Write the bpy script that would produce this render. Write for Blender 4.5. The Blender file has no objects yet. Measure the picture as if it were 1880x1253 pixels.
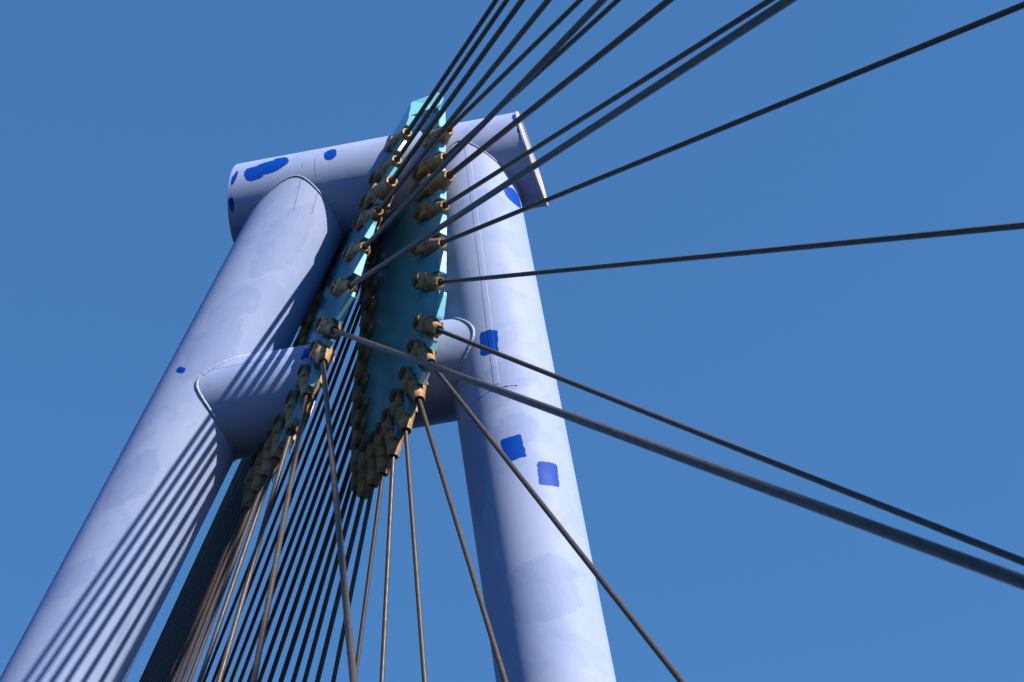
import bpy, bmesh, math, random
from mathutils import Vector, Matrix
from mathutils.geometry import tessellate_polygon
D = {'bot': {'p': [0.0, -0.0029, -4.4102], 'r': 0.7972, 'u': [1.0, 0.0057, 0.0019]},
 'cab': {'BL': [[-1.2201, 0.9564, -0.6936, -0.5392, 0.4017, -0.7402, 33.5132], [-1.3787, 1.0327, -1.0123, -0.5261, 0.375, -0.7632, 32.0839],
                [-1.5137, 1.0577, -1.3804, -0.5152, 0.3534, -0.7808, 30.8917], [-1.6597, 1.0945, -1.7546, -0.5024, 0.3287, -0.7997, 29.6917],
                [-1.7697, 0.9987, -2.3349, -0.5024, 0.3287, -0.7998, 28.9653], [-1.8878, 0.9299, -2.8757, -0.4997, 0.3236, -0.8035, 28.1582],
                [-2.0029, 0.8628, -3.4029, -0.4965, 0.3176, -0.8079, 27.3521], [-2.1263, 0.8209, -3.8953, -0.4896, 0.3048, -0.8169, 26.4459],
                [-2.24, 0.7862, -4.3396, -0.4792, 0.2858, -0.8299, 25.4975], [-2.3275, 0.7297, -4.7539, -0.4684, 0.2664, -0.8424, 24.6279],
                [-2.3845, 0.6347, -5.1638, -0.461, 0.2533, -0.8505, 23.9107], [-2.4829, 0.6547, -5.4278, -0.4285, 0.1978, -0.8816, 22.7678]],
         'BR': [[-0.6974, 1.2304, -0.6043, -0.531, 0.5794, -0.6184, 40.2588], [-0.7268, 1.2107, -1.0739, -0.523, 0.5675, -0.6359, 38.4125],
                [-0.7998, 1.2505, -1.4947, -0.5076, 0.5448, -0.6675, 35.9627], [-0.7694, 1.1389, -2.1189, -0.5119, 0.5511, -0.659, 35.4821],
                [-0.8201, 1.1417, -2.6202, -0.5029, 0.5379, -0.6766, 33.8151], [-0.866, 1.1376, -3.1299, -0.4937, 0.5245, -0.6936, 32.2504],
                [-0.9432, 1.1678, -3.6744, -0.4764, 0.4998, -0.7233, 30.1741], [-0.9748, 1.1393, -4.2411, -0.463, 0.4808, -0.7446, 28.5517],
                [-0.9602, 1.0544, -4.8039, -0.4465, 0.4577, -0.7689, 26.9178], [-0.9676, 1.0103, -5.252, -0.4068, 0.4028, -0.8199, 24.6951],
                [-0.9427, 0.9271, -5.6953, -0.3697, 0.3524, -0.8597, 23.0362]],
         'FL': [[0.5868, -1.1758, -0.111, 0.5421, -0.8079, -0.2312, 109.8338], [0.3831, -1.1486, -0.6913, 0.534, -0.8065, -0.2537, 97.7948],
                [0.3267, -1.3772, -1.4224, 0.5183, -0.8028, -0.2948, 81.6861], [0.0396, -1.157, -1.8012, 0.4731, -0.7861, -0.3977, 59.5946],
                [-0.1971, -1.1637, -2.5682, 0.4349, -0.7634, -0.4775, 48.0205], [-0.4437, -1.1706, -3.3672, 0.3928, -0.7209, -0.571, 38.7602],
                [-0.7235, -1.1591, -4.2268, 0.3276, -0.6159, -0.7165, 29.6924], [-0.9025, -1.1871, -4.8624, 0.1518, -0.5274, -0.8359, 24.688],
                [-1.2244, -0.9161, -5.2292, 0.016, -0.4004, -0.9162, 22.125], [-1.5224, -0.7048, -5.664, -0.1145, -0.248, -0.962, 20.6201],
                [-1.8598, -0.3257, -5.8187, -0.221, -0.111, -0.9689, 20.3121], [-2.1041, -0.0335, -5.8882, -0.2934, -0.0105, -0.9559, 20.5157],
                [-2.3261, 0.2372, -5.9386, -0.3371, 0.0536, -0.9399, 20.8116], [-2.5588, 0.5341, -5.9597, -0.3677, 0.1001, -0.9246, 21.1349]],
         'FR': [[1.2814, -1.1543, -0.1985, 0.5708, -0.7433, -0.3489, 72.5088], [1.1794, -1.1006, -0.8022, 0.5632, -0.7368, -0.3741, 66.0226],
                [1.2411, -1.2482, -1.4059, 0.5467, -0.7224, -0.4234, 56.9113], [1.1175, -1.1645, -1.9806, 0.5437, -0.6944, -0.4714, 49.8957],
                [1.0287, -1.1512, -2.7875, 0.6076, -0.6284, -0.4858, 46.7549], [0.9539, -1.1602, -3.6365, 0.5403, -0.5749, -0.6145, 35.5781],
                [0.8802, -1.189, -4.6419, 0.4154, -0.5202, -0.7462, 27.9539], [0.6919, -1.0119, -5.0998, 0.295, -0.4342, -0.8511, 23.9685],
                [0.4406, -0.7567, -5.5526, 0.175, -0.3255, -0.9292, 21.4672], [0.1517, -0.4331, -5.818, 0.0476, -0.1754, -0.9834, 20.0152],
                [-0.1192, -0.1217, -6.0009, -0.0691, -0.0335, -0.997, 19.5569], [-0.346, 0.1479, -6.0784, -0.1741, 0.0977, -0.9799, 19.8207],
                [-0.5622, 0.4169, -6.0517, -0.2695, 0.2199, -0.9375, 20.7438], [-0.7819, 0.6905, -6.0222, -0.3374, 0.3092, -0.8891, 21.9069]]},
 'cam': {'lens': 67.16823617383366,
         'loc': [4.21752722372824, -21.877381006294613, -23.88086523708581],
         'rot': [[0.9807809, 0.1786932, -0.0783432], [0.1775036, -0.6504806, 0.73849], [0.0810024, -0.7382031, -0.6696976]]},
 'cap': [[0.6224, -1.1829, 0.2519], [1.1202, -0.8389, 0.7881], [1.1829, -0.7858, 1.0138], [1.103, -0.8886, 1.0613], [0.6635, -1.0082, 0.8044]],
 'legs': [{'p': [-1.3646, 0.0, 0.0], 'u': [-0.3819, 0.0, -0.9242]}, {'p': [1.3646, 0.0, 0.0], 'u': [0.0543, 0.0, -0.9985]}],
 'line': {'B': [[-0.203, -2.8971, -0.1916, -1.2825]],
          'L': [[-0.1452, 0.2564, -0.2939, 0.9764], [-0.4915, 0.313, -0.5847, 0.8828]],
          'R': [],
          'T': [[-0.0563, -1.3035, 0.1027, -1.2963], [-0.114, -1.0888, 0.3397, -1.0909], [0.5246, -2.2356, 0.505, -2.1391], [0.4314, -0.9165, 0.4616, -0.2528]]},
 'patch': {'B': [[-0.2212, -1.233, 1.9252, 10.5131, 6.8533, 2.0583, 10]],
           'L': [[0.1854, 4.5085, -10.5245, -6.9819, -1.8899, 13.7348, 2]],
           'R': [[0.0675, 4.692, -7.0542, 0.6594, 0.5639, 4.1706, 9], [-0.0223, 6.7884, -6.3376, -0.422, -0.672, 4.5987, 10],
                 [-0.4761, 7.271, -6.1171, 0.5074, -0.1909, 4.5449, 10], [-0.8931, 1.263, -1.8039, -3.8625, -3.6757, 3.052, 2]],
           'T': [[-0.0154, -2.1202, -0.5104, 5.5479, 5.6123, 0.6519, 3], [-0.1042, -1.8686, -0.9124, 4.0736, 5.3791, 1.3186, 3],
                 [-0.2139, -1.6769, -0.7018, 7.0958, 5.8973, -0.6511, 2], [-0.1412, -0.8174, -1.0776, 8.6573, 6.253, 1.7713, 2.5],
                 [0.0135, -2.468, 5.9667, 25.0474, 6.8708, 4.1292, 2], [0.5222, -2.5533, 0.6805, 20.8171, 7.8241, 1.5809, 2],
                 [-0.18, 2.3863, -0.2702, 10.7942, 4.9228, 0.1434, 4], [0.0752, 2.3957, 0.6795, 21.7271, 8.6697, 0.1683, 5]]},
 'plates': [{'a': [0.5057, -0.8382, 0.7143],
             'n': [-0.7718, -0.5875, 0.2433],
             'o': [[0.6348, -1.1948, 0.2626], [0.5444, -1.1822, 0.0062], [0.3635, -1.2137, -0.6437], [0.0975, -1.1463, -1.3248], [-0.1391, -1.1143, -1.998],
                   [-0.2801, -1.2978, -2.8881], [-0.4372, -1.4811, -3.8294], [-0.6789, -1.3, -4.1587], [-0.9756, -1.043, -4.4791], [-1.1346, -1.0713, -5.0519],
                   [-1.4024, -0.9483, -5.6044], [-1.7192, -0.5753, -5.7083], [-1.9974, -0.1626, -5.5944], [-2.2195, 0.103, -5.6574], [-2.4332, 0.3733, -5.6825],
                   [-2.249, 0.0918, -5.778], [-2.1523, 0.0715, -5.5201], [-2.0186, 0.1021, -5.0223], [-1.8866, 0.1506, -4.4864], [-1.7484, 0.2237, -3.8715],
                   [-1.6395, 0.3578, -3.2022], [-1.5252, 0.4538, -2.6079], [-1.4074, 0.5526, -1.9956], [-1.244, 0.644, -1.2569], [-0.9803, 0.6327, -0.4475],
                   [-0.6339, 0.4089, 0.111], [-0.2317, 0.133, 0.7203], [0.2438, -0.447, 0.8282], [0.6325, -0.9409, 0.8684]]},
            {'a': [1.038, -0.8409, 0.7899],
             'n': [-0.7736, -0.6292, 0.0748],
             'o': [[1.1109, -0.9523, 0.6068], [1.0945, -0.9821, 0.1858], [1.0699, -1.0269, -0.4453], [1.0432, -1.1124, -1.4417], [1.0095, -1.1907, -2.4485],
                   [0.9678, -1.2304, -3.2141], [0.9383, -1.2838, -3.9693], [0.8655, -1.2411, -4.3632], [0.7577, -1.1475, -4.6911], [0.6396, -1.0372, -4.9848],
                   [0.4338, -0.8256, -5.3332], [0.1196, -0.4721, -5.6099], [-0.0826, -0.2416, -5.7617], [-0.2592, -0.0299, -5.8074], [-0.4376, 0.1842, -5.8512],
                   [-0.6706, 0.4673, -5.8793], [-0.7683, 0.6214, -5.5929], [-0.8072, 0.7288, -5.0925], [-0.8095, 0.7897, -4.6036], [-0.7739, 0.8144, -4.0279],
                   [-0.7118, 0.8117, -3.4079], [-0.661, 0.8272, -2.7518], [-0.5956, 0.8246, -2.0965], [-0.515, 0.8031, -1.4439], [-0.3912, 0.749, -0.6182],
                   [-0.2099, 0.6164, 0.1415], [0.0421, 0.3847, 0.8006], [0.3355, 0.0855, 1.317], [0.6768, -0.3031, 1.5785]]}],
 'ring': [[0.561, 5.6805], [0.3527, 5.6431], [0.1214, 5.6246], [-0.0863, 5.6135], [-0.2468, 5.6202]],
 'seam': [[-0.1194, 0.2069], [-0.0438, 2.635], [0.0329, 4.9494], [0.0597, 5.5409]],
 'stain': {'B': [],
           'L': [[0.2141, 8.4872, -3.1973, 0.3383, -2.0616, 2.9083, 2.5], [-0.1467, 3.1151, -2.441, -0.5968, -3.0439, 3.0101, 3],
                 [0.0335, 6.6243, -2.7872, -0.4704, -1.8644, 1.9733, 2.5], [-0.3654, 1.5867, -2.6783, -0.3376, -1.8388, 1.243, 3],
                 [-0.122, 4.0357, -2.4552, -0.4156, -1.7825, 1.6033, 2.5], [-0.9579, 9.0891, -12.2302, -2.763, -11.4, -0.0159, 3]],
           'R': [[-0.126, 9.2473, -1.9954, 0.0002, -0.295, 1.9871, 3], [0.1417, 5.7762, -4.0507, 0.55, -0.1485, 4.0307, 3],
                 [0.6794, 6.7859, -4.1, 0.3225, 0.3027, 1.0471, 2.5], [-0.1111, 5.4239, -2.025, 0.0125, -1.0215, 3.1087, 3],
                 [-0.148, 1.7756, -2.0385, 0.0132, -0.8696, 2.6306, 2], [-0.0918, 6.4769, -2.956, -0.0564, -1.1544, 3.8727, 3]],
           'T': []},
 'top': {'bL': 2.5511, 'bR': 2.494, 'my': -0.0974, 'mz': 0.091, 'mzL': -0.1483, 'p': [0.0, 0.0147, -0.0001], 'r': 0.8005, 'u': [1.0, 0.0074, 0.0012]}}

random.seed(7)
scene = bpy.context.scene
COL = scene.collection
PI = math.pi
R = math.radians

# ------------------------------------------------------------------ helpers
def link(o, parent=None):
    COL.objects.link(o)
    if parent: o.parent = parent
    return o

def obj(name, bm, mats, parent=None, smooth=None):
    me = bpy.data.meshes.new(name)
    bm.normal_update()
    if smooth is not None:
        for f in bm.faces: f.smooth = smooth
    bm.to_mesh(me); bm.free()
    if not isinstance(mats, (list, tuple)): mats = [mats]
    for m in mats: me.materials.append(m)
    return link(bpy.data.objects.new(name, me), parent)

def tag(o, label=None, cat=None, group=None, kind=None):
    if label: o['label'] = label
    if cat: o['category'] = cat
    if group: o['group'] = group
    if kind: o['kind'] = kind
    return o

def frame(u):
    """axes of a tube running along u: e1 is the side that faces -Y"""
    u = Vector(u).normalized()
    e1 = Vector((0, -1, 0)); e1 -= e1.dot(u) * u; e1.normalize()
    return u, e1, u.cross(e1)

# ------------------------------------------------------------------ materials
ALB = 1.07
class NT:
    def __init__(s, name):
        s.m = bpy.data.materials.new(name); s.m.use_nodes = True
        s.t = s.m.node_tree; s.b = s.t.nodes['Principled BSDF']
    def n(s, typ, **kw):
        nd = s.t.nodes.new(typ)
        for k, v in kw.items(): setattr(nd, k, v)
        return nd
    def l(s, a, b): s.t.links.new(a, b)
    def put(s, sock, v):
        if hasattr(v, 'is_output') or isinstance(v, bpy.types.NodeSocket): s.l(v, sock)
        else: sock.default_value = v
    def math(s, op, a, b=None, c=None, clamp=False):
        nd = s.n('ShaderNodeMath', operation=op); nd.use_clamp = clamp
        s.put(nd.inputs[0], a)
        if b is not None: s.put(nd.inputs[1], b)
        if c is not None: s.put(nd.inputs[2], c)
        return nd.outputs[0]
    def vmath(s, op, a, b=None):
        nd = s.n('ShaderNodeVectorMath', operation=op)
        s.put(nd.inputs[0], a)
        if b is not None: s.put(nd.inputs[1], b)
        return nd.outputs['Value'] if op in ('DOT_PRODUCT', 'LENGTH') else nd.outputs[0]
    def noise(s, vec, scale, detail=3, rough=.55, dist=0.0):
        nd = s.n('ShaderNodeTexNoise'); s.l(vec, nd.inputs['Vector'])
        nd.inputs['Scale'].default_value = scale; nd.inputs['Detail'].default_value = detail
        nd.inputs['Roughness'].default_value = rough; nd.inputs['Distortion'].default_value = dist
        return nd
    def mix(s, fac, a, b, blend='MIX'):
        nd = s.n('ShaderNodeMix', data_type='RGBA', blend_type=blend)
        a, b = (tuple(x * ALB for x in q[:3]) + (1,) if isinstance(q, tuple) else q for q in (a, b))
        s.put(nd.inputs[0], fac); s.put(nd.inputs[6], a); s.put(nd.inputs[7], b)
        return nd.outputs[2]
    def ramp(s, v, lo, hi, a=0.0, b=1.0):
        nd = s.n('ShaderNodeMapRange'); nd.clamp = True
        s.put(nd.inputs[0], v)
        for i, x in enumerate((lo, hi, a, b)): nd.inputs[i + 1].default_value = x
        return nd.outputs[0]
    def bump(s, h, strength, dist, prev=None):
        nd = s.n('ShaderNodeBump'); nd.inputs['Strength'].default_value = strength
        nd.inputs['Distance'].default_value = dist; s.l(h, nd.inputs['Height'])
        if prev: s.l(prev, nd.inputs['Normal'])
        return nd.outputs[0]

LILAC = (.202, .276, .485, 1)
LILAC2 = (.150, .224, .450, 1)
LILAC3 = (.226, .296, .500, 1)
COBALT = (.0004, .040, .300, 1)

def cell_mask(g, uv, spec, soft):
    """soft-edged patch in tube coordinates (metres round / along the tube)"""
    cu, cv, a1, a2, b1, b2, pw = spec
    d = g.vmath('SUBTRACT', uv, (cu, cv, 0))
    a = g.math('ABSOLUTE', g.vmath('DOT_PRODUCT', d, (a1, a2, 0)))
    b = g.math('ABSOLUTE', g.vmath('DOT_PRODUCT', d, (b1, b2, 0)))
    f = g.math('ADD', g.math('POWER', a, float(pw)), g.math('POWER', b, float(pw)))
    return g.ramp(f, 1 - soft, 1 + soft, 1, 0)

def tube_paint(name, patches=(), stains=(), lines=()):
    g = NT(name)
    uvn = g.n('ShaderNodeUVMap'); uv = uvn.outputs[0]
    obj_ = g.n('ShaderNodeTexCoord').outputs['Object']
    big = g.noise(obj_, .55, 4, .6, .4).outputs[0]
    blot = g.noise(obj_, 1.35, 5, .62, .8).outputs[0]
    # brushed touch-up areas with fairly crisp limits
    col = g.mix(g.ramp(big, .40, .60), LILAC, LILAC3)
    col = g.mix(g.math('MULTIPLY', g.ramp(blot, .556, .574), .28), col, LILAC2)
    blot2 = g.noise(obj_, 2.6, 4, .6, 1.6).outputs[0]
    col = g.mix(g.math('MULTIPLY', g.ramp(blot2, .60, .625), .22), col, (.255, .318, .49, 1))
    # streaks along / round the tube from rolling the paint on
    sc = g.n('ShaderNodeMapping'); sc.inputs['Scale'].default_value = (14, 1.1, 1); g.l(uv, sc.inputs[0])
    streak = g.noise(sc.outputs[0], 1.6, 3, .6).outputs[0]
    col = g.mix(g.math('MULTIPLY', g.ramp(streak, .42, .68), .16), col, LILAC2)
    sc2 = g.n('ShaderNodeMapping'); sc2.inputs['Scale'].default_value = (1.2, 12, 1); g.l(uv, sc2.inputs[0])
    streak2 = g.noise(sc2.outputs[0], 1.1, 3, .6).outputs[0]
    col = g.mix(g.math('MULTIPLY', g.ramp(streak2, .5, .75), .10), col, (.255, .318, .48, 1))
    # ragged coordinates for hand-painted edges
    nz = g.noise(uv, 9, 4, .7)
    w = g.vmath('MULTIPLY', g.vmath('SUBTRACT', nz.outputs['Color'], (.5, .5, .5)), (.075, .075, 0))
    rag = g.vmath('ADD', uv, w)
    fine = g.noise(uv, 46, 2, .6)
    rag = g.vmath('ADD', rag, g.vmath('MULTIPLY', g.vmath('SUBTRACT', fine.outputs['Color'], (.5, .5, .5)), (.022, .022, 0)))
    brush = g.ramp(g.noise(sc.outputs[0], 3.0, 3, .6).outputs[0], .3, .7, .35, 1)
    warp = g.noise(uv, 3.2, 5, .7)
    rag2 = g.vmath('ADD', rag, g.vmath('MULTIPLY', g.vmath('SUBTRACT', warp.outputs['Color'], (.5, .5, .5)), (.36, .45, 0)))
    for sp in stains:
        col = g.mix(g.math('MULTIPLY', g.math('MULTIPLY', cell_mask(g, rag2, sp, .07), brush), .60), col, (.135, .198, .40, 1))
    for x in lines:
        p, q = Vector((x[0], x[1], 0)), Vector((x[2], x[3], 0))
        L = (q - p).length; t = (q - p) / L; c = (p + q) / 2
        d = g.vmath('SUBTRACT', uv, tuple(c))
        a = g.math('ABSOLUTE', g.vmath('DOT_PRODUCT', d, (-t.y, t.x, 0)))
        b = g.math('ABSOLUTE', g.vmath('DOT_PRODUCT', d, (t.x, t.y, 0)))
        m = g.math('MULTIPLY', g.ramp(a, .004, .012, 1, 0), g.ramp(b, L / 2 - .05, L / 2, 1, 0))
        col = g.mix(g.math('MULTIPLY', m, .55), col, (.045, .055, .09, 1))
    mask = None
    for sp in patches:
        m = cell_mask(g, rag, sp, .06)
        mask = m if mask is None else g.math('MAXIMUM', mask, m)
    if mask is not None: col = g.mix(mask, col, COBALT)
    g.l(col, g.b.inputs['Base Color'])
    # specks and small scratches
    g.b.inputs['Roughness'].default_value = .42
    g.put(g.b.inputs['Roughness'], g.ramp(blot, .3, .7, .48, .64))
    g.b.inputs['Specular IOR Level'].default_value = .06
    n1 = g.bump(big, .25, .03); n2 = g.bump(fine.outputs[0], .06, .01, n1)
    g.l(n2, g.b.inputs['Normal'])
    return g.m

def weld_paint():
    g = NT('weld_paint'); o = g.n('ShaderNodeTexCoord').outputs['Object']
    n = g.noise(o, 30, 3, .6).outputs[0]
    g.l(g.mix(g.ramp(n, .48, .75), (.21, .265, .42, 1), (.10, .14, .26, 1)), g.b.inputs['Base Color'])
    g.b.inputs['Roughness'].default_value = .5
    g.l(g.bump(n, .5, .02), g.b.inputs['Normal'])
    return g.m

def teal_paint():
    g = NT('teal_paint'); o = g.n('ShaderNodeTexCoord').outputs['Object']
    n = g.noise(o, 1.3, 4, .6, .5).outputs[0]
    c = g.mix(g.ramp(n, .35, .65), (.085, .305, .415, 1), (.108, .330, .440, 1))
    f = g.noise(o, 9, 4, .65).outputs[0]
    c = g.mix(g.math('MULTIPLY', g.ramp(f, .58, .72), .35), c, (.065, .19, .26, 1))
    g.l(c, g.b.inputs['Base Color']); g.b.inputs['Roughness'].default_value = .17
    g.l(g.bump(f, .03, .01), g.b.inputs['Normal'])
    return g.m

def cast_steel(name, base, dark):
    g = NT(name); o = g.n('ShaderNodeTexCoord').outputs['Object']
    info = g.n('ShaderNodeObjectInfo')
    v = g.vmath('ADD', o, g.vmath('MULTIPLY', info.outputs['Random'], (17, 9, 5))) if False else o
    n = g.noise(v, 7, 5, .65, .4).outputs[0]
    f = g.noise(v, 38, 3, .6).outputs[0]
    c = g.mix(g.ramp(n, .40, .66), base, dark)
    c = g.mix(g.math('MULTIPLY', g.ramp(f, .55, .72), .4), c, (.05, .032, .02, 1))
    g.l(c, g.b.inputs['Base Color'])
    g.put(g.b.inputs['Roughness'], g.ramp(n, .3, .7, .45, .7))
    g.b.inputs['Metallic'].default_value = .15
    g.l(g.bump(f, .45, .02, g.bump(n, .5, .05)), g.b.inputs['Normal'])
    return g.m

def strand_steel(name, c1, c2, rough):
    g = NT(name); uv = g.n('ShaderNodeUVMap').outputs[0]
    sep = g.n('ShaderNodeSeparateXYZ'); g.l(uv, sep.inputs[0])
    # lay of the outer wires: a fine helix
    ph = g.math('ADD', g.math('MULTIPLY', sep.outputs[0], 2 * PI * 18), g.math('MULTIPLY', sep.outputs[1], 26.0))
    hel = g.math('SINE', ph)
    mp = g.n('ShaderNodeMapping'); mp.inputs['Scale'].default_value = (3, 2.2, 1); g.l(uv, mp.inputs[0])
    n = g.noise(mp.outputs[0], 2.2, 4, .65).outputs[0]
    g.l(g.mix(g.ramp(n, .38, .68), c1, c2), g.b.inputs['Base Color'])
    g.b.inputs['Specular IOR Level'].default_value = .32
    g.put(g.b.inputs['Roughness'], g.ramp(n, .3, .7, rough, rough + .15))
    g.l(g.bump(hel, .08, .003), g.b.inputs['Normal'])
    return g.m

def plain(name, col, rough=.5, metal=0.0):
    g = NT(name); o = g.n('ShaderNodeTexCoord').outputs['Object']
    n = g.noise(o, 20, 3, .6).outputs[0]
    d = tuple(x * .72 for x in col[:3]) + (1,)
    g.l(g.mix(g.ramp(n, .4, .65), col, d), g.b.inputs['Base Color'])
    g.b.inputs['Roughness'].default_value = rough; g.b.inputs['Metallic'].default_value = metal
    return g.m

M_L = tube_paint('lilac_paint_leg_a', D['patch']['L'], D['stain']['L'], D['line']['L'])
M_R = tube_paint('lilac_paint_leg_b', D['patch']['R'], D['stain']['R'], D['line']['R'])
M_T = tube_paint('lilac_paint_beam', D['patch']['T'], D['stain']['T'], D['line']['T'])
M_B = tube_paint('lilac_paint_strut', D['patch']['B'], D['stain']['B'], D['line']['B'])
M_CAP = plain('lilac_paint_cap', (.34, .36, .42, 1), .5)
M_WELD = weld_paint(); M_TEAL = teal_paint()
M_CAST = cast_steel('cast_steel', (.320, .215, .108, 1), (.130, .082, .042, 1))
M_PIN = cast_steel('pin_steel', (.15, .105, .065, 1), (.07, .045, .03, 1))
M_WIRE = plain('galvanised_wire', (.40, .36, .30, 1), .4, .6)
M_HOLE = plain('socket_hole_shade', (.03, .022, .02, 1), .8)  # near-black colour paints in the shade inside the open socket mouth
M_STR = strand_steel('strand_steel', (.054, .045, .042, 1), (.026, .023, .024, 1), .38)
M_TAPE = plain('cable_band', (.12, .098, .088, 1), .5)

# ------------------------------------------------------------------ tubes of the pylon
def tube_bm(p, u, r, start, end, seg=176, caps=(False, False)):
    """round tube along u; start(dirvec) and end(dirvec) give the axial position
    of each generator line so the ends may be cut at any slant. UV in metres."""
    p = Vector(p); u, e1, e2 = frame(u)
    bm = bmesh.new(); uvl = bm.loops.layers.uv.new('UVMap')
    rings = [[], []]; par = [[], []]
    for i in range(seg):
        th = -PI + 2 * PI * i / seg
        dr = e1 * math.cos(th) + e2 * math.sin(th)
        for k, fn in enumerate((start, end)):
            v = fn(p + dr * r, dr); rings[k].append(bm.verts.new(p + dr * r + u * v)); par[k].append(v)
    for i in range(seg):
        j = (i + 1) % seg
        f = bm.faces.new((rings[0][i], rings[0][j], rings[1][j], rings[1][i]))
        t0 = (-PI + 2 * PI * i / seg) * r; t1 = (-PI + 2 * PI * (i + 1) / seg) * r
        for lp, uvv in zip(f.loops, ((t0, par[0][i]), (t1, par[0][j]), (t1, par[1][j]), (t0, par[1][i]))): lp[uvl].uv = uvv
        f.smooth = True
    for k in (0, 1):
        if caps[k]:
            vv = [bm.verts.new(v.co) for v in rings[k]]; f = bm.faces.new(vv if k else vv[::-1]); f.smooth = False
    bmesh.ops.recalc_face_normals(bm, faces=bm.faces)
    return bm

def const(v): return lambda q, dr: v
def to_plane(u, n, a):
    u, n, a = Vector(u), Vector(n), Vector(a)
    return lambda q, dr: (a - q).dot(n) / u.dot(n)

def ray_cyl(q, u, A, U, r):
    """first hit of the line q+t*u with a cylinder (axis A,U)"""
    u, U = Vector(u), Vector(U); w = Vector(q) - Vector(A)
    a_ = u - u.dot(U) * U; b_ = w - w.dot(U) * U
    a, b, c = a_.dot(a_), 2 * a_.dot(b_), b_.dot(b_) - r * r
    d = b * b - 4 * a * c
    if d < 0: return None
    return ((-b - math.sqrt(d)) / (2 * a), (-b + math.sqrt(d)) / (2 * a))

def bead_bm(pts, r, rough=.25, seg=8, closed=False):
    """weld bead swept along a polyline, with the uneven ripple of hand welding"""
    bm = bmesh.new(); prev = None; rnd = random.Random(len(pts))
    n = len(pts)
    for i, p in enumerate(pts):
        t = (pts[min(i + 1, n - 1)] - pts[max(i - 1, 0)]).normalized()
        a = t.orthogonal().normalized() if prev is None else (pa - pa.dot(t) * t).normalized()
        pa = a; b = t.cross(a)
        rr = r * (1 + rough * (rnd.random() - .5) * 2)
        ring = [bm.verts.new(p + (a * math.cos(2 * PI * k / seg) + b * math.sin(2 * PI * k / seg)) * rr) for k in range(seg)]
        if prev:
            for k in range(seg): bm.faces.new((prev[k], prev[(k + 1) % seg], ring[(k + 1) % seg], ring[k]))
        prev = ring
    for f in bm.faces: f.smooth = True
    return bm

def resample(pts, step):
    out = [pts[0]]; acc = 0
    for a, b in zip(pts, pts[1:]):
        L = (b - a).length
        if L < 1e-6: continue
        t = step - acc
        while t < L: out.append(a.lerp(b, t / L)); t += step
        acc = (acc + L) % step
    return out

pylon = bpy.data.objects.new('bridge_pylon', None); link(pylon)
tag(pylon, 'lilac painted steel pylon of two leaning tubular legs and cross tubes with cobalt patches', 'pylon')
GZ = -25.5
T, B = D['top'], D['bot']
T['r'] = .824; B['r'] = .785; B['p'] = (B['p'][0], B['p'][1] + .035, B['p'][2] + .033)
legs = []
for k, (lg, m) in enumerate(zip(D['legs'], (M_L, M_R))):
    u = Vector(lg['u']); L = (GZ - lg['p'][2]) / u.z
    o = obj('leg', tube_bm(lg['p'], u, .79, const(.0), const(L + .6), 192), m, pylon)
    legs.append(o)

# upper cross tube, sheared ends, closed by flat end plates
tp, tu = Vector(T['p']), Vector(T['u'])
def end_r(q, dr): d = dr * T['r']; return T['bR'] - T['my'] * d.y - T['mz'] * d.z
def end_l(q, dr): d = dr * T['r']; return -T['bL'] - T['mzL'] * d.z
beam = obj('crossbeam', tube_bm(tp, tu, T['r'], end_l, end_r, 192, (True, False)), M_T, pylon)
bm = bmesh.new(); u, e1, e2 = frame(tu)
prof = [(T['r'] + .004, -.045), (T['r'] + .012, -.035), (T['r'] + .012, -.006), (T['r'] + .004, .004), (T['r'] * .90, .004), (T['r'] * .885, -.012), (0.0, -.012)]
rows = []
for rr, dz in prof:
    if rr == 0: rows.append([bm.verts.new(tp + tu * (T['bR'] + dz))]); continue
    row = []
    for i in range(144):
        th = 2 * PI * i / 144; dr = e1 * math.cos(th) + e2 * math.sin(th); d = dr * rr
        row.append(bm.verts.new(tp + d + tu * (T['bR'] - T['my'] * d.y - T['mz'] * d.z + dz)))
    rows.append(row)
for a, b in zip(rows, rows[1:]):
    for i in range(144):
        j = (i + 1) % 144
        bm.faces.new((a[i], a[j], b[j], b[i]) if len(b) > 1 else (a[i], a[j], b[0]))
bmesh.ops.recalc_face_normals(bm, faces=bm.faces)
obj('end_plate', bm, M_CAP, beam, smooth=False)

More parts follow.
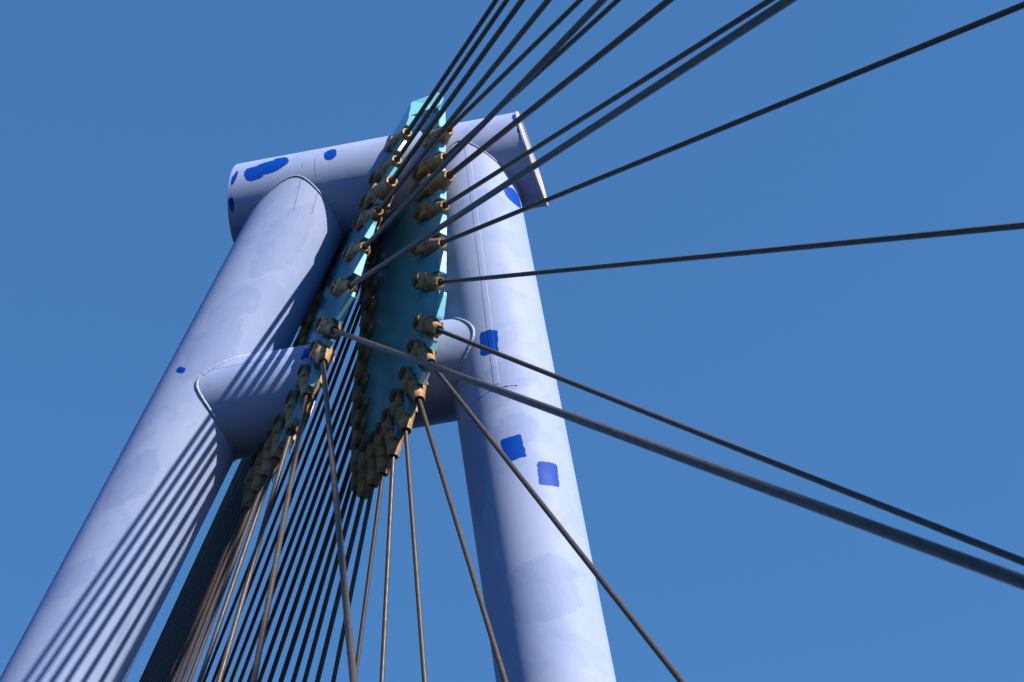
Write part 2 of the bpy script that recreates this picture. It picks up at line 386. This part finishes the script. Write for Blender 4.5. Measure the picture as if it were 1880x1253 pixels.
# lower cross tubes: one from each leg to the nearer anchor plate
bp_, bu = Vector(B['p']), Vector(B['u'])
PLT = .13
for k, lg in enumerate(D['legs']):
    lu = Vector(lg['u']); t = (bp_.z - lg['p'][2]) / lu.z; x = lg['p'][0] + lu.x * t
    pl = D['plates'][k]; n = Vector(pl['n']); a = Vector(pl['a'])
    if k == 0: bm = tube_bm(bp_, bu, B['r'], const(x), to_plane(bu, n, a + n * .004), 176)
    else: bm = tube_bm(bp_, bu, B['r'], to_plane(bu, n, a - n * (PLT + .004)), const(x), 176)
    o = obj('crossbeam', bm, M_B, pylon)
    # weld where this tube meets its leg
    pts = []
    for i in range(361):
        th = 2 * PI * i / 360 + PI
        uu, f1, f2 = frame(bu); q = bp_ + (f1 * math.cos(th) + f2 * math.sin(th)) * B['r']
        h = ray_cyl(q, bu, lg['p'], lu, .793)
        if h is None: continue
        pts.append(q + bu * (h[1] if k == 0 else h[0]))
    obj('weld_bead', bead_bm(resample(pts, .02), .027, .09), M_WELD, legs[k], None)
    # weld between the leg head and the upper tube
    pts = []
    for i in range(241):
        th = -PI * .62 + 1.24 * PI * i / 240
        uu, f1, f2 = frame(lu); q = Vector(lg['p']) + (f1 * math.cos(th) + f2 * math.sin(th)) * .791
        h = ray_cyl(q, -lu, T['p'], tu, T['r'] + .002)
        if h is None: continue
        tt = h[0]; pts.append(q - lu * tt)
    if len(pts) > 4: obj('weld_bead', bead_bm(resample(pts, .02), .017, .10), M_WELD, legs[k], None)

# raised seam and ring weld on the leg beside the bright plate
lg = D['legs'][1]; u, e1, e2 = frame(lg['u'])
def on_leg(uv, off=0.0):
    th = uv[0] / .8
    return Vector(lg['p']) + u * uv[1] + (e1 * math.cos(th) + e2 * math.sin(th)) * (.79 + off)
bm = bmesh.new(); prev = None; uvl = bm.loops.layers.uv.new('UVMap')
us = D['seam']
PROF = ((-.050, -.01), (-.046, .001), (-.036, .005), (-.020, .004), (0, .005), (.020, .004), (.036, .005), (.046, .001), (.050, -.01))
for i in range(60):
    f = i / 59; v = us[0][1] + (us[-1][1] - us[0][1]) * f + (-.12 if i == 0 else 0)
    w = us[0][0] + (us[-1][0] - us[0][0]) * f
    ring = [(bm.verts.new(on_leg((w + dx, v), of)), (w + dx, v)) for dx, of in PROF]
    if prev:
        for a in range(8):
            q = (prev[a], prev[a + 1], ring[a + 1], ring[a]); fc = bm.faces.new([p[0] for p in q])
            for lp, p in zip(fc.loops, q): lp[uvl].uv = p[1]
    prev = ring
bmesh.ops.recalc_face_normals(bm, faces=bm.faces)
obj('weld_seam', bm, M_R, legs[1], smooth=False)
rp = D['ring']; rpts = [on_leg(a, .002) for a in rp]
obj('weld_bead', bead_bm(resample(rpts, .02), .010, .3), M_WELD, legs[1], None)

# anchor plates: thick steel lenses with faceted rims, notched where a fork sits
PLATES = []
for pl in D['plates']:
    n = Vector(pl['n']); outl = [Vector(q) for q in pl['o']]
    bm = bmesh.new()
    va = [bm.verts.new(q) for q in outl]; vb = [bm.verts.new(q - n * PLT) for q in outl]
    for tri in tessellate_polygon([outl]):
        bm.faces.new([va[i] for i in tri]); bm.faces.new([vb[i] for i in tri][::-1])
    for i in range(len(outl)):
        j = (i + 1) % len(outl); bm.faces.new((va[i], va[j], vb[j], vb[i]))
    bmesh.ops.recalc_face_normals(bm, faces=bm.faces)
    bmesh.ops.dissolve_limit(bm, angle_limit=.002, verts=bm.verts, edges=bm.edges)
    bmesh.ops.bevel(bm, geom=[e for e in bm.edges if e.calc_face_angle(0) > .8], offset=.008, segments=1, affect='EDGES')
    PLATES.append((bm, n))

def cable_frame(row, n, s):
    A = Vector(row[:3]); c = Vector(row[3:6]).normalized()
    x = (n - n.dot(c) * c).normalized(); y = c.cross(x); pin = A - c * .75 * s
    return Matrix(((x.x, y.x, c.x, pin.x), (x.y, y.y, c.y, pin.y), (x.z, y.z, c.z, pin.z), (0, 0, 0, 1)))
SCALE = {'FL': [1.0, 1.0, 1.25, 1.0, .88, .78, .80, .92, 1, 1, 1, 1, 1, 1], 'FR': [1.2, 1.1, 1.3, .98, .86, .76, .80, .92, 1, 1, 1, 1, 1, 1.05], 'BL': [1.0] * 12, 'BR': [1.0] * 11}
for k, (bm, n) in enumerate(PLATES):
    ob = obj('anchor_plate', bm, M_TEAL, pylon, smooth=False)
    cb = bmesh.new()
    for key in (('FL', 'BL'), ('FR', 'BR'))[k]:
        for i, row in enumerate(D['cab'][key]):
            s = SCALE[key][i]; M = cable_frame(row, n, s); w = .17 * max(s, .98) if i < 9 else .135
            hw = [(sx * .5, sy * w, z) for z in (.20 * s, 1.3) for sx in (-1, 1) for sy in (-1, 1)]
            v = [cb.verts.new(M @ Vector(q)) for q in hw]
            for f in ((0, 1, 3, 2), (4, 6, 7, 5), (0, 4, 5, 1), (2, 3, 7, 6), (0, 2, 6, 4), (1, 5, 7, 3)): cb.faces.new([v[q] for q in f])
    bmesh.ops.recalc_face_normals(cb, faces=cb.faces)
    cut = obj('cutter', cb, M_TEAL)
    md = ob.modifiers.new('notch', 'BOOLEAN'); md.operation = 'DIFFERENCE'; md.solver = 'EXACT'; md.use_self = True; md.object = cut
    dg = bpy.context.evaluated_depsgraph_get()
    me = bpy.data.meshes.new_from_object(ob.evaluated_get(dg))
    ob.modifiers.clear(); ob.data = me; me.name = 'anchor_plate'
    bpy.data.objects.remove(cut)
    bm2 = bmesh.new(); bm2.from_mesh(me)
    # drop slivers the notches cut loose
    seen = set(); isl = []
    for f0 in bm2.faces:
        if f0 in seen: continue
        st = [f0]; seen.add(f0); cur = []
        while st:
            f = st.pop(); cur.append(f)
            for e in f.edges:
                for f2 in e.link_faces:
                    if f2 not in seen: seen.add(f2); st.append(f2)
        isl.append(cur)
    isl.sort(key=lambda c: -sum(f.calc_area() for f in c))
    for c in isl[1:]: bmesh.ops.delete(bm2, geom=c, context='FACES')
    bm2.to_mesh(me); bm2.free()
    for p_ in me.polygons: p_.use_smooth = False

# slanted closing plate across the heads of the two anchor plates
cp = [Vector(q) for q in D['cap']]
nn = (cp[1] - cp[0]).cross(cp[-1] - cp[0]).normalized()
if nn.y > 0: nn = -nn
cp = [q + nn * .012 for q in cp]
bm = bmesh.new()
cen = sum(cp, Vector()) / len(cp)
va = [bm.verts.new(q) for q in cp]; vb = [bm.verts.new(q - nn * .11) for q in cp]
bm.faces.new(va); bm.faces.new(vb[::-1])
for i in range(len(cp)):
    j = (i + 1) % len(cp); bm.faces.new((va[i], va[j], vb[j], vb[i]))
bmesh.ops.recalc_face_normals(bm, faces=bm.faces)
obj('head_plate', bm, M_TEAL, pylon, smooth=False)

# ------------------------------------------------------------------ stay cables with fork sockets
def body_bm():
    bm = bmesh.new(); SEG = 28; prev = None
    secs = [(.245, .150, .120), (.275, .168, .150), (.34, .166, .158), (.44, .146, .146), (.56, .116, .116), (.68, .096, .096), (.735, .090, .090), (.75, .084, .084), (.75, .058, .058), (.70, .052, .052)]
    first = None
    for z, hx, hy in secs:
        e = 2.0 + max(0.0, (.44 - z)) * 6
        ring = []
        for i in range(SEG):
            t = 2 * PI * i / SEG; c, s = math.cos(t), math.sin(t)
            ring.append(bm.verts.new((hx * math.copysign(abs(c) ** (2 / e), c), hy * math.copysign(abs(s) ** (2 / e), s), z)))
        if prev:
            for i in range(SEG):
                f = bm.faces.new((prev[i], prev[(i + 1) % SEG], ring[(i + 1) % SEG], ring[i])); f.smooth = z < .74
        else: first = ring
        prev = ring
    bm.faces.new(first[::-1])
    f = bm.faces.new(prev); f.material_index = 1
    # two cheeks of the fork
    for sx in (-1, 1):
        x0, x1 = (.079, .165)
        outl = [(-.138, .36)]
        outl += [(-.138, .30), (-.128, .14)]
        for i in range(13):
            t = PI + PI * i / 12; outl.append((.150 * math.cos(t), .150 * math.sin(t) + .0))
        outl += [(.128, .14), (.138, .30), (.138, .36)]
        a = [bm.verts.new((sx * x0, y, z)) for y, z in outl]
        b = [bm.verts.new((sx * (x1 - (.022 if z < .0 else 0)), y, z)) for y, z in outl]
        fs = [bm.faces.new(a), bm.faces.new(b[::-1])]
        for i in range(len(outl)):
            j = (i + 1) % len(outl); fs.append(bm.faces.new((a[i], b[i], b[j], a[j])))
    bmesh.ops.recalc_face_normals(bm, faces=bm.faces)
    ed = [e for e in bm.edges if e.calc_face_angle(0) > 1.0 and all(v.co.z < .5 for v in e.verts)]
    bmesh.ops.bevel(bm, geom=ed, offset=.014, segments=2, affect='EDGES')
    return bm

def pin_bm():
    bm = bmesh.new()
    def cyl(r, x0, x1, seg=20, bev=0.0):
        a = [bm.verts.new((x0, r * math.cos(2 * PI * i / seg), r * math.sin(2 * PI * i / seg))) for i in range(seg)]
        b = [bm.verts.new((x1, r * math.cos(2 * PI * i / seg), r * math.sin(2 * PI * i / seg))) for i in range(seg)]
        bm.faces.new(a); bm.faces.new(b[::-1])
        for i in range(seg): bm.faces.new((a[i], b[i], b[(i + 1) % seg], a[(i + 1) % seg]))
    cyl(.078, -.205, .205)
    cyl(.112, .167, .192, 24); cyl(.112, -.192, -.167, 24)
    bmesh.ops.recalc_face_normals(bm, faces=bm.faces)
    return bm

def clip_bm():
    """bent locking wire through the pin end"""
    return bead_bm([Vector((-.215, -.02, -.13)), Vector((-.218, 0, .0)), Vector((-.215, .03, .12)), Vector((-.235, .05, .17))], .011, 0, 6)

def strand_bm(r, z0, z1, seg, bands):
    bm = bmesh.new(); uvl = bm.loops.layers.uv.new('UVMap')
    def tube(ra, za, zb, mi):
        A = [bm.verts.new((ra * math.cos(2 * PI * i / seg), ra * math.sin(2 * PI * i / seg), za)) for i in range(seg)]
        Bv = [bm.verts.new((ra * math.cos(2 * PI * i / seg), ra * math.sin(2 * PI * i / seg), zb)) for i in range(seg)]
        for i in range(seg):
            f = bm.faces.new((A[i], A[(i + 1) % seg], Bv[(i + 1) % seg], Bv[i])); f.smooth = True; f.material_index = mi
            for lp, q in zip(f.loops, ((i / seg, za), ((i + 1) / seg, za), ((i + 1) / seg, zb), (i / seg, zb))): lp[uvl].uv = q
        if mi:
            for ring, flip in ((A, 1), (Bv, 0)):
                f = bm.faces.new(ring[::-1] if flip else ring); f.material_index = mi
    tube(r, z0, z1, 0)
    for z in bands: tube(r * 1.05, z, z + r * .3, 1)
    return bm

ORD = ['topmost', 'second', 'third', 'fourth', 'fifth', 'sixth', 'seventh', 'eighth', 'ninth', 'tenth', 'eleventh', 'twelfth', 'thirteenth', 'fourteenth']
LABEL = {
 'FL': ['dark stay cable from the left plate\'s front, topmost, just under the head plate',
        'dark stay cable from the second socket down the left plate\'s front edge',
        'thick dark stay cable from the big third socket on the left plate\'s front',
        'dark stay cable from the fourth socket down the left plate\'s front edge',
        'dark stay cable from the fifth socket down the left plate, crossing the dark gap',
        'long dark stay cable from the sixth socket down the left plate, across the right plate',
        'thickest grey stay cable, nearest of all, from the left plate across to lower right',
        'grey ringed stay cable from the left plate falling in front of the dark back cables',
        'grey brown stay cable from the left plate\'s ninth socket, leaning left as it falls',
        'brown ringed stay cable from the left plate\'s tenth socket, beside the cross tube',
        'dark grey stay cable from the left plate\'s eleventh socket near its lower tip',
        'sunlit golden stay cable from the left plate\'s twelfth socket near its lower tip',
        'sunlit golden stay cable from the left plate\'s thirteenth socket, beside the dark bundle',
        'half shaded stay cable from the lowest socket on the left plate\'s front edge'],
 'FR': ['dark stay cable from the topmost socket on the right plate\'s front edge',
        'dark stay cable from the second socket down the right plate\'s front edge',
        'thick dark stay cable from the big tan third socket of the right plate',
        'dark stay cable from the right plate\'s fourth socket, crossing the tube\'s end plate',
        'dark stay cable from the right plate\'s fifth socket, running to the top right corner',
        'nearly level dark stay cable crossing the right leg above its middle',
        'dark stay cable sloping down right across the cobalt square high on the right leg',
        'brown stay cable crossing the right leg steeply, past the middle cobalt square',
        'brown ringed stay cable falling along the right leg\'s left side',
        'brown stay cable hanging in clear sky left of the right leg',
        'brown stay cable hanging almost upright from the right plate\'s lower edge',
        'thin sunlit golden stay cable from the right plate\'s lower edge, near its tip',
        'dark stay cable from the long socket second from the right plate\'s lower tip',
        'dark stay cable from the long socket at the right plate\'s very lower tip']}
GROUP = {'FL': 'stay cables on the front edge of the left anchor plate', 'FR': 'stay cables on the front edge of the right anchor plate',
         'BL': 'stay cables on the back edge of the left anchor plate', 'BR': 'stay cables on the back edge of the right anchor plate'}
for i in range(11):
    pass
LABEL['BR'] = ['black stay cable behind the right plate, %s stripe of that row from the left' % ('first' if i == 0 else ORD[i]) for i in range(11)]
LABEL['BL'] = ['black stay cable in the dark bundle behind the left plate, %s' % t for t in
   ['outermost beside the leg', 'second from the leg', 'third from the leg', 'fourth from the leg', 'fifth from the leg', 'sixth from the leg',
    'seventh from the leg', 'eighth from the leg', 'ninth from the leg', 'tenth from the leg', 'second from the lit cables', 'next to the lit cables']]
RAD = {'FL': [.038, .037, .041, .039, .039, .038, .039, .037, .037, .035, .034, .034, .034, .034], 'FR': [.038, .037, .046, .036, .035, .033, .033, .034, .034, .033, .033, .031, .034, .038],
       'BL': [.038] * 12, 'BR': [.031, .032, .033, .034, .035, .036, .037, .039, .042, .038, .037]}
mesh_socket = mesh_pin = mesh_clip = None
for key in ('FL', 'FR', 'BL', 'BR'):
    n = Vector(D['plates'][0 if key[1] == 'L' else 1]['n'])
    for i, row in enumerate(D['cab'][key]):
        A = Vector(row[:3]); c = Vector(row[3:6]).normalized(); L = row[6]; s = SCALE[key][i]
        x = (n - n.dot(c) * c).normalized(); y = c.cross(x)
        pin = A - c * .75 * s
        M = Matrix(((x.x, y.x, c.x, pin.x), (x.y, y.y, c.y, pin.y), (x.z, y.z, c.z, pin.z), (0, 0, 0, 1)))
        t = bpy.data.objects.new('stay_cable', None); link(t); t.matrix_world = M
        t.empty_display_size = .3
        tag(t, LABEL[key][i], 'stay cable', GROUP[key])
        rnd = random.Random(i * 7 + len(key) + ord(key[1]))
        bands = []; z = 2.0 + rnd.random() * 2
        if key[0] == 'F' and i in (7, 8, 9, 10):
            while z < min(L, 24): bands.append(z); z += rnd.choice((1.3, 2.1, 2.9, 1.0)) * (.7 + .6 * rnd.random())
        obj('strand', strand_bm(RAD[key][i], .66 * s, L, 20 if key[0] == 'F' else 12, bands), [M_STR, M_TAPE], t)
        if mesh_socket is None:
            so = obj('socket', body_bm(), [M_CAST, M_HOLE], t); mesh_socket = so.data
            po = obj('pin', pin_bm(), M_PIN, so, smooth=False); mesh_pin = po.data
            co = obj('locking_wire', clip_bm(), M_WIRE, so); mesh_clip = co.data
        else:
            so = link(bpy.data.objects.new('socket', mesh_socket), t)
            po = link(bpy.data.objects.new('pin', mesh_pin), so)
            co = link(bpy.data.objects.new('locking_wire', mesh_clip), so)
        slim = .86 if key[0] == 'B' or i > 9 else 1.0
        so.scale = (min(max(s, .95), 1.12), min(max(s, .98), 1.25) * slim * .93, s)

# ------------------------------------------------------------------ unseen dark ground sheet, added to keep bounce light low and blue
bm = bmesh.new()
vs = [bm.verts.new((sx * 3000, sy * 3000, GZ)) for sx, sy in ((-1, -1), (1, -1), (1, 1), (-1, 1))]
bm.faces.new(vs)
g = NT('unseen_ground'); o_ = g.n('ShaderNodeTexCoord').outputs['Object']
n_ = g.noise(o_, .8, 5, .6).outputs[0]
g.l(g.mix(n_, (.003, .007, .011, 1), (.005, .011, .016, 1)), g.b.inputs['Base Color']); g.b.inputs['Roughness'].default_value = .3; g.b.inputs['Specular IOR Level'].default_value = .15
g.l(g.bump(n_, .5, .3), g.b.inputs['Normal'])
unseen_ground = obj('unseen_ground', bm, g.m); tag(unseen_ground, kind='structure')

# ------------------------------------------------------------------ sky, sun, camera
SUN_AZ, SUN_EL = 61.0, 38.0
world = bpy.data.worlds.new('World'); scene.world = world; world.use_nodes = True
nt = world.node_tree; bg = nt.nodes['Background']
sky = nt.nodes.new('ShaderNodeTexSky'); sky.sky_type = 'NISHITA'; sky.sun_disc = False
sky.sun_elevation = R(SUN_EL); sky.sun_rotation = R(180 - SUN_AZ)
sky.altitude = 0; sky.air_density = 1.0; sky.dust_density = 0.0; sky.ozone_density = 10.0
hs = nt.nodes.new('ShaderNodeHueSaturation'); hs.inputs['Saturation'].default_value = 1.05
nt.links.new(sky.outputs[0], hs.inputs['Color'])
mx = nt.nodes.new('ShaderNodeMix'); mx.data_type = 'RGBA'; mx.inputs[0].default_value = .5      # flat blue mixed in for an evener sky and bluer shade
mx.inputs[7].default_value = (.33, 1.05, 2.29, 1)
nt.links.new(hs.outputs[0], mx.inputs[6]); nt.links.new(mx.outputs[2], bg.inputs[0]); bg.inputs[1].default_value = .095
sd = bpy.data.lights.new('sun', 'SUN'); sd.energy = 5.0; sd.angle = R(.36); sd.color = (1, .83, .66)
so = bpy.data.objects.new('sun', sd); link(so)
dv = Vector((math.sin(R(SUN_AZ)) * math.cos(R(SUN_EL)), -math.cos(R(SUN_AZ)) * math.cos(R(SUN_EL)), math.sin(R(SUN_EL))))
so.rotation_euler = dv.to_track_quat('Z', 'Y').to_euler(); so.location = dv * 60

cam = D['cam']
cd = bpy.data.cameras.new('camera'); co = bpy.data.objects.new('camera', cd); link(co)
rx, ry, rz = (Vector(a) for a in cam['rot'])
co.matrix_world = Matrix(((rx.x, ry.x, rz.x, cam['loc'][0]), (rx.y, ry.y, rz.y, cam['loc'][1]), (rx.z, ry.z, rz.z, cam['loc'][2]), (0, 0, 0, 1)))
cd.sensor_width = 36; cd.lens = cam['lens']; cd.clip_start = .1; cd.clip_end = 8000
cd.dof.use_dof = True; cd.dof.focus_distance = 30.0; cd.dof.aperture_fstop = 3.2
scene.camera = co
vs_ = scene.view_settings
vs_.view_transform = 'Standard'; vs_.look = 'None'; vs_.exposure = 1.14; vs_.gamma = 1
